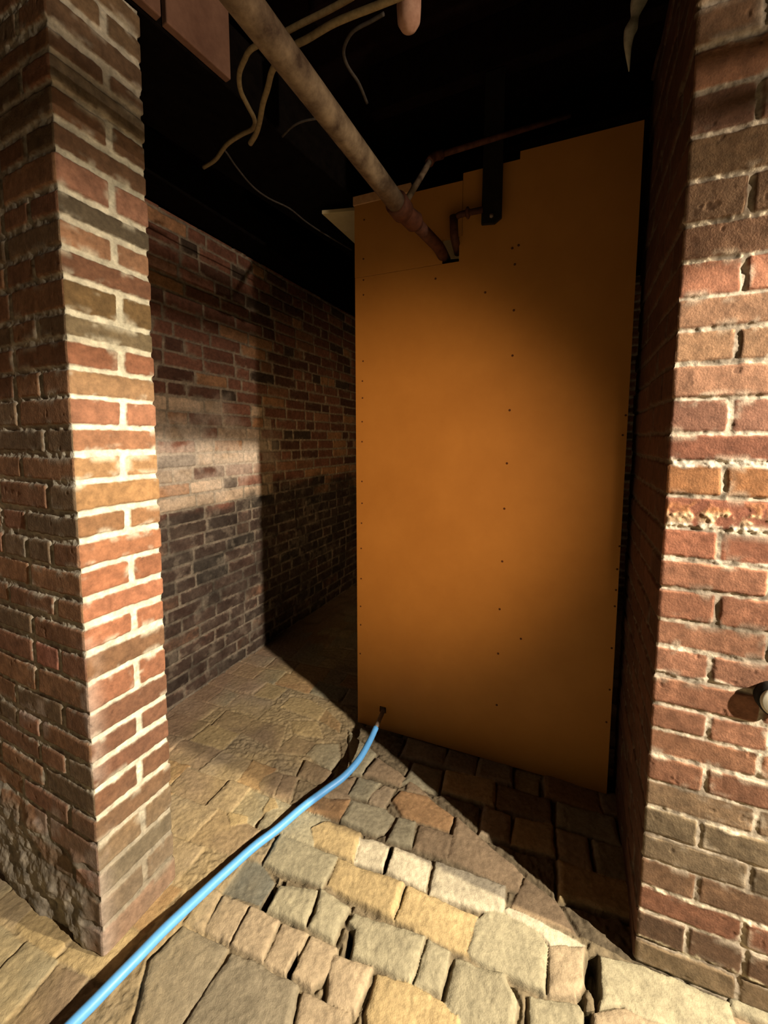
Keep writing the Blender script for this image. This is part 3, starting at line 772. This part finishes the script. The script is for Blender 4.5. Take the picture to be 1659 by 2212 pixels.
# ------------------------------------------------------------------ pipes
pipe = new_obj('iron_pipe', None, label='long dusty iron pipe running overhead into a cutout of the panel', category='pipe')
pa, pb = np.array([-0.232, 0.70, 1.945]), np.array([0.043, 1.285, 1.945])
pdv = (pb - pa) / np.linalg.norm(pb - pa)
elb = np.array([0.193, 1.50, 1.922])
tube('pipe_run', [pa - pdv * 1.0, pa, (pa + pb) / 2, pb], 0.027, M_PIPE, pipe, seg=28)
tube('coupling', [pb - pdv * 0.02, pb - pdv * 0.018, pb + pdv * 0.035, pb + pdv * 0.037], [0.028, 0.034, 0.034, 0.028], M_RUST, pipe, seg=28)
m1 = pb + (elb - pb) * 0.36
tube('reducer', [pb + pdv * 0.03, pb + pdv * 0.05, m1, m1 + (elb - pb) * 0.06], [0.030, 0.027, 0.030, 0.022], M_RUST, pipe, seg=24)
tube('pipe_end', elbow_points(m1, elb, (0.232, 1.61, 1.925), 0.03), 0.020, M_RUST, pipe, seg=24)

br = new_obj('branch_pipe', None, pipe, label='thin rusty branch rising into the dark')
tube('pipe_run', [(0.062, 1.297, 1.955), (0.15, 1.40, 2.145)], 0.0095, M_PIPE, br)
tube('elbow', elbow_points((0.145, 1.394, 2.133), (0.157, 1.409, 2.16), (0.19, 1.415, 2.172), 0.014), 0.014, M_RUST, br)
tube('cross_run', [(0.185, 1.414, 2.170), (0.62, 1.47, 2.33)], 0.009, M_RUST, br)

sp = new_obj('feed_pipe', None, label='thin dark pipe bending from the panel cutout towards the black hanger', category='pipe')
f0 = np.array(pp(S_H1 - 0.012, 1.965, 0.03)); f1 = np.array(pp(S_H1 - 0.014, 2.035, 0.035)); f2 = np.array(pp(0.505, 2.035, 0.035))
tube('pipe_run', elbow_points(f1 - (f1 - f0) * 0.1, f1 + (0, 0, 0.0), f2, 0.03), 0.010, M_RUST, sp)
tube('elbow', elbow_points(np.array(pp(S_H1 - 0.012, 1.94, -0.04)), f0, f1, 0.02), 0.0145, M_RUST, sp)
mm = f1 + (f2 - f1) * 0.42
tube('coupling', [mm, mm + (f2 - f1) * 0.05, mm + (f2 - f1) * 0.1, mm + (f2 - f1) * 0.15], [0.011, 0.019, 0.019, 0.011], M_RUST, sp)

hg = new_obj('pipe_hanger', None, label='flat black iron hanger strap hanging down in front of the panel', category='hanger')
v = [pp(s, z, d) for d in (0.02, 0.032) for (s, z) in ((0.500, 1.99), (0.545, 1.985), (0.568, 2.0), (0.568, 2.47), (0.505, 2.47))]
pydata('strap', v, [(0, 4, 3, 2, 1), (5, 6, 7, 8, 9)] + [(i, (i + 1) % 5, 5 + (i + 1) % 5, 5 + i) for i in range(5)], M_IRON, hg, bevel=0.002)
tube('bolt', [pp(0.535, 2.01, 0.030), pp(0.535, 2.01, 0.040)], 0.007, M_FIT, hg, seg=6)

# round clay pipe end near the top of the picture
cp = new_obj('hanging_pipe_end', None, label='round pinkish pipe end hanging from the ceiling at the top centre', category='pipe')
cc = np.array([0.057, 1.03, 2.205])
tube('socket', [cc + (0, 0, 0.12), cc + (0, 0, 0.03), cc, cc - (0, 0, 0.012), cc - (0, 0, 0.02)], [0.028, 0.028, 0.026, 0.019, 0.008], M_PINK, cp, seg=28)
tube('pipe_stem', [cc + (0, 0, 0.11), cc + (0, 0, 0.43)], 0.020, M_RUST, cp, seg=24)

# two unseen bars added near the work lamp, shading the pillar top in bands
for z, lab in ((1.9665, 'upper of two unseen bars added to cast shade bands'), (1.926, 'lower of two unseen bars added to cast shade bands')):
    tube('shade_bar', [(0.66, -1.02, z), (1.66, 0.70 - 0.27, z)], 0.012, M_IRON, None, seg=10, label=lab, category='light_blocker', group='added shade bars')

# cables
def cable(name, P, r, mat, label, cat):
    tube(name, catmull(P, 6), r, mat, None, seg=12, label=label, category=cat)


cable('electric_cable', CABLE_A, 0.0062, M_CABLE, 'cream cable passing over the iron pipe and bending down to a loose end', 'cable')
cable('electric_cable', CABLE_B, 0.0054, M_CABLE, 'cream cable looping left of the iron pipe and ending low beside the beam', 'cable')
cable('electric_wire', WIRE_A, 0.0027, M_WIRE, 'thin grey wire sagging from the cable loop towards the panel corner', 'wire')
cable('electric_wire', WIRE_B, 0.0034, M_WIRE, 'grey wire hanging in a curve right of the iron pipe', 'wire')
cable('electric_wire', WIRE_C, 0.0030, M_WIRE, 'short faint wire hanging left of the iron pipe, behind the cables', 'wire')

# pale wisp hanging near the right wall
wt = []
wc = [(0.636, 1.03, 2.47), (0.612, 1.03, 2.32), (0.585, 1.03, 2.255), (0.574, 1.03, 2.21), (0.563, 1.03, 2.165), (0.568, 1.03, 2.10)]
tube('insulation_scrap', catmull(wc, 6), np.interp(np.linspace(0, 5, 31), [0, 0.8, 1.8, 2.2, 2.9, 3.5, 5], [0.002, 0.004, 0.020, 0.017, 0.008, 0.014, 0.001]), M_WOOL, None, seg=14,
     label='pale scrap of wool hanging from the ceiling near the right wall', category='insulation')

# ------------------------------------------------------------------ blue hose
hose = new_obj('garden_hose', None, label='light blue rubber hose lying on the stone floor, coming from the panel', category='hose')
hp = catmull(HOSE[1:], 10)
hp[:, 2] = np.maximum(hp[:, 2], 0.0145)
tube('hose_tube', hp, np.interp(np.arange(len(hp)), [0, 40, len(hp)], [0.0115, 0.0125, 0.0125]), M_HOSE, hose, seg=20)
d_ = np.array([*(-PN), 0]) * 0.03
tube('coupling', [np.array(HOSE[0]) + d_, HOSE[0], np.array(HOSE[1]) * 0.95 + np.array(HOSE[0]) * 0.05, HOSE[1]], [0.009, 0.009, 0.009, 0.0095], M_FIT, hose, seg=16,
     label='dull brown metal coupling')

# ------------------------------------------------------------------ capped pipe stub on the right wall
st = new_obj('pipe_stub', None, label='capped dark pipe stub on the right brick wall at the picture edge', category='pipe')
sc0 = R0 + RD * 0.211; sn = np.array([RD[1], -RD[0]])
def sp3(d, dz=0): q = sc0 + sn * d; return (q[0], q[1], 0.725 + dz)
tube('stub_body', [sp3(-0.01), sp3(0.0), sp3(0.020)], 0.034, M_IRON, st, seg=28)
tube('stub_cap', [sp3(0.018), sp3(0.023), sp3(0.026)], [0.030, 0.031, 0.027], M_DISC, st, seg=28, label='pale round cap')
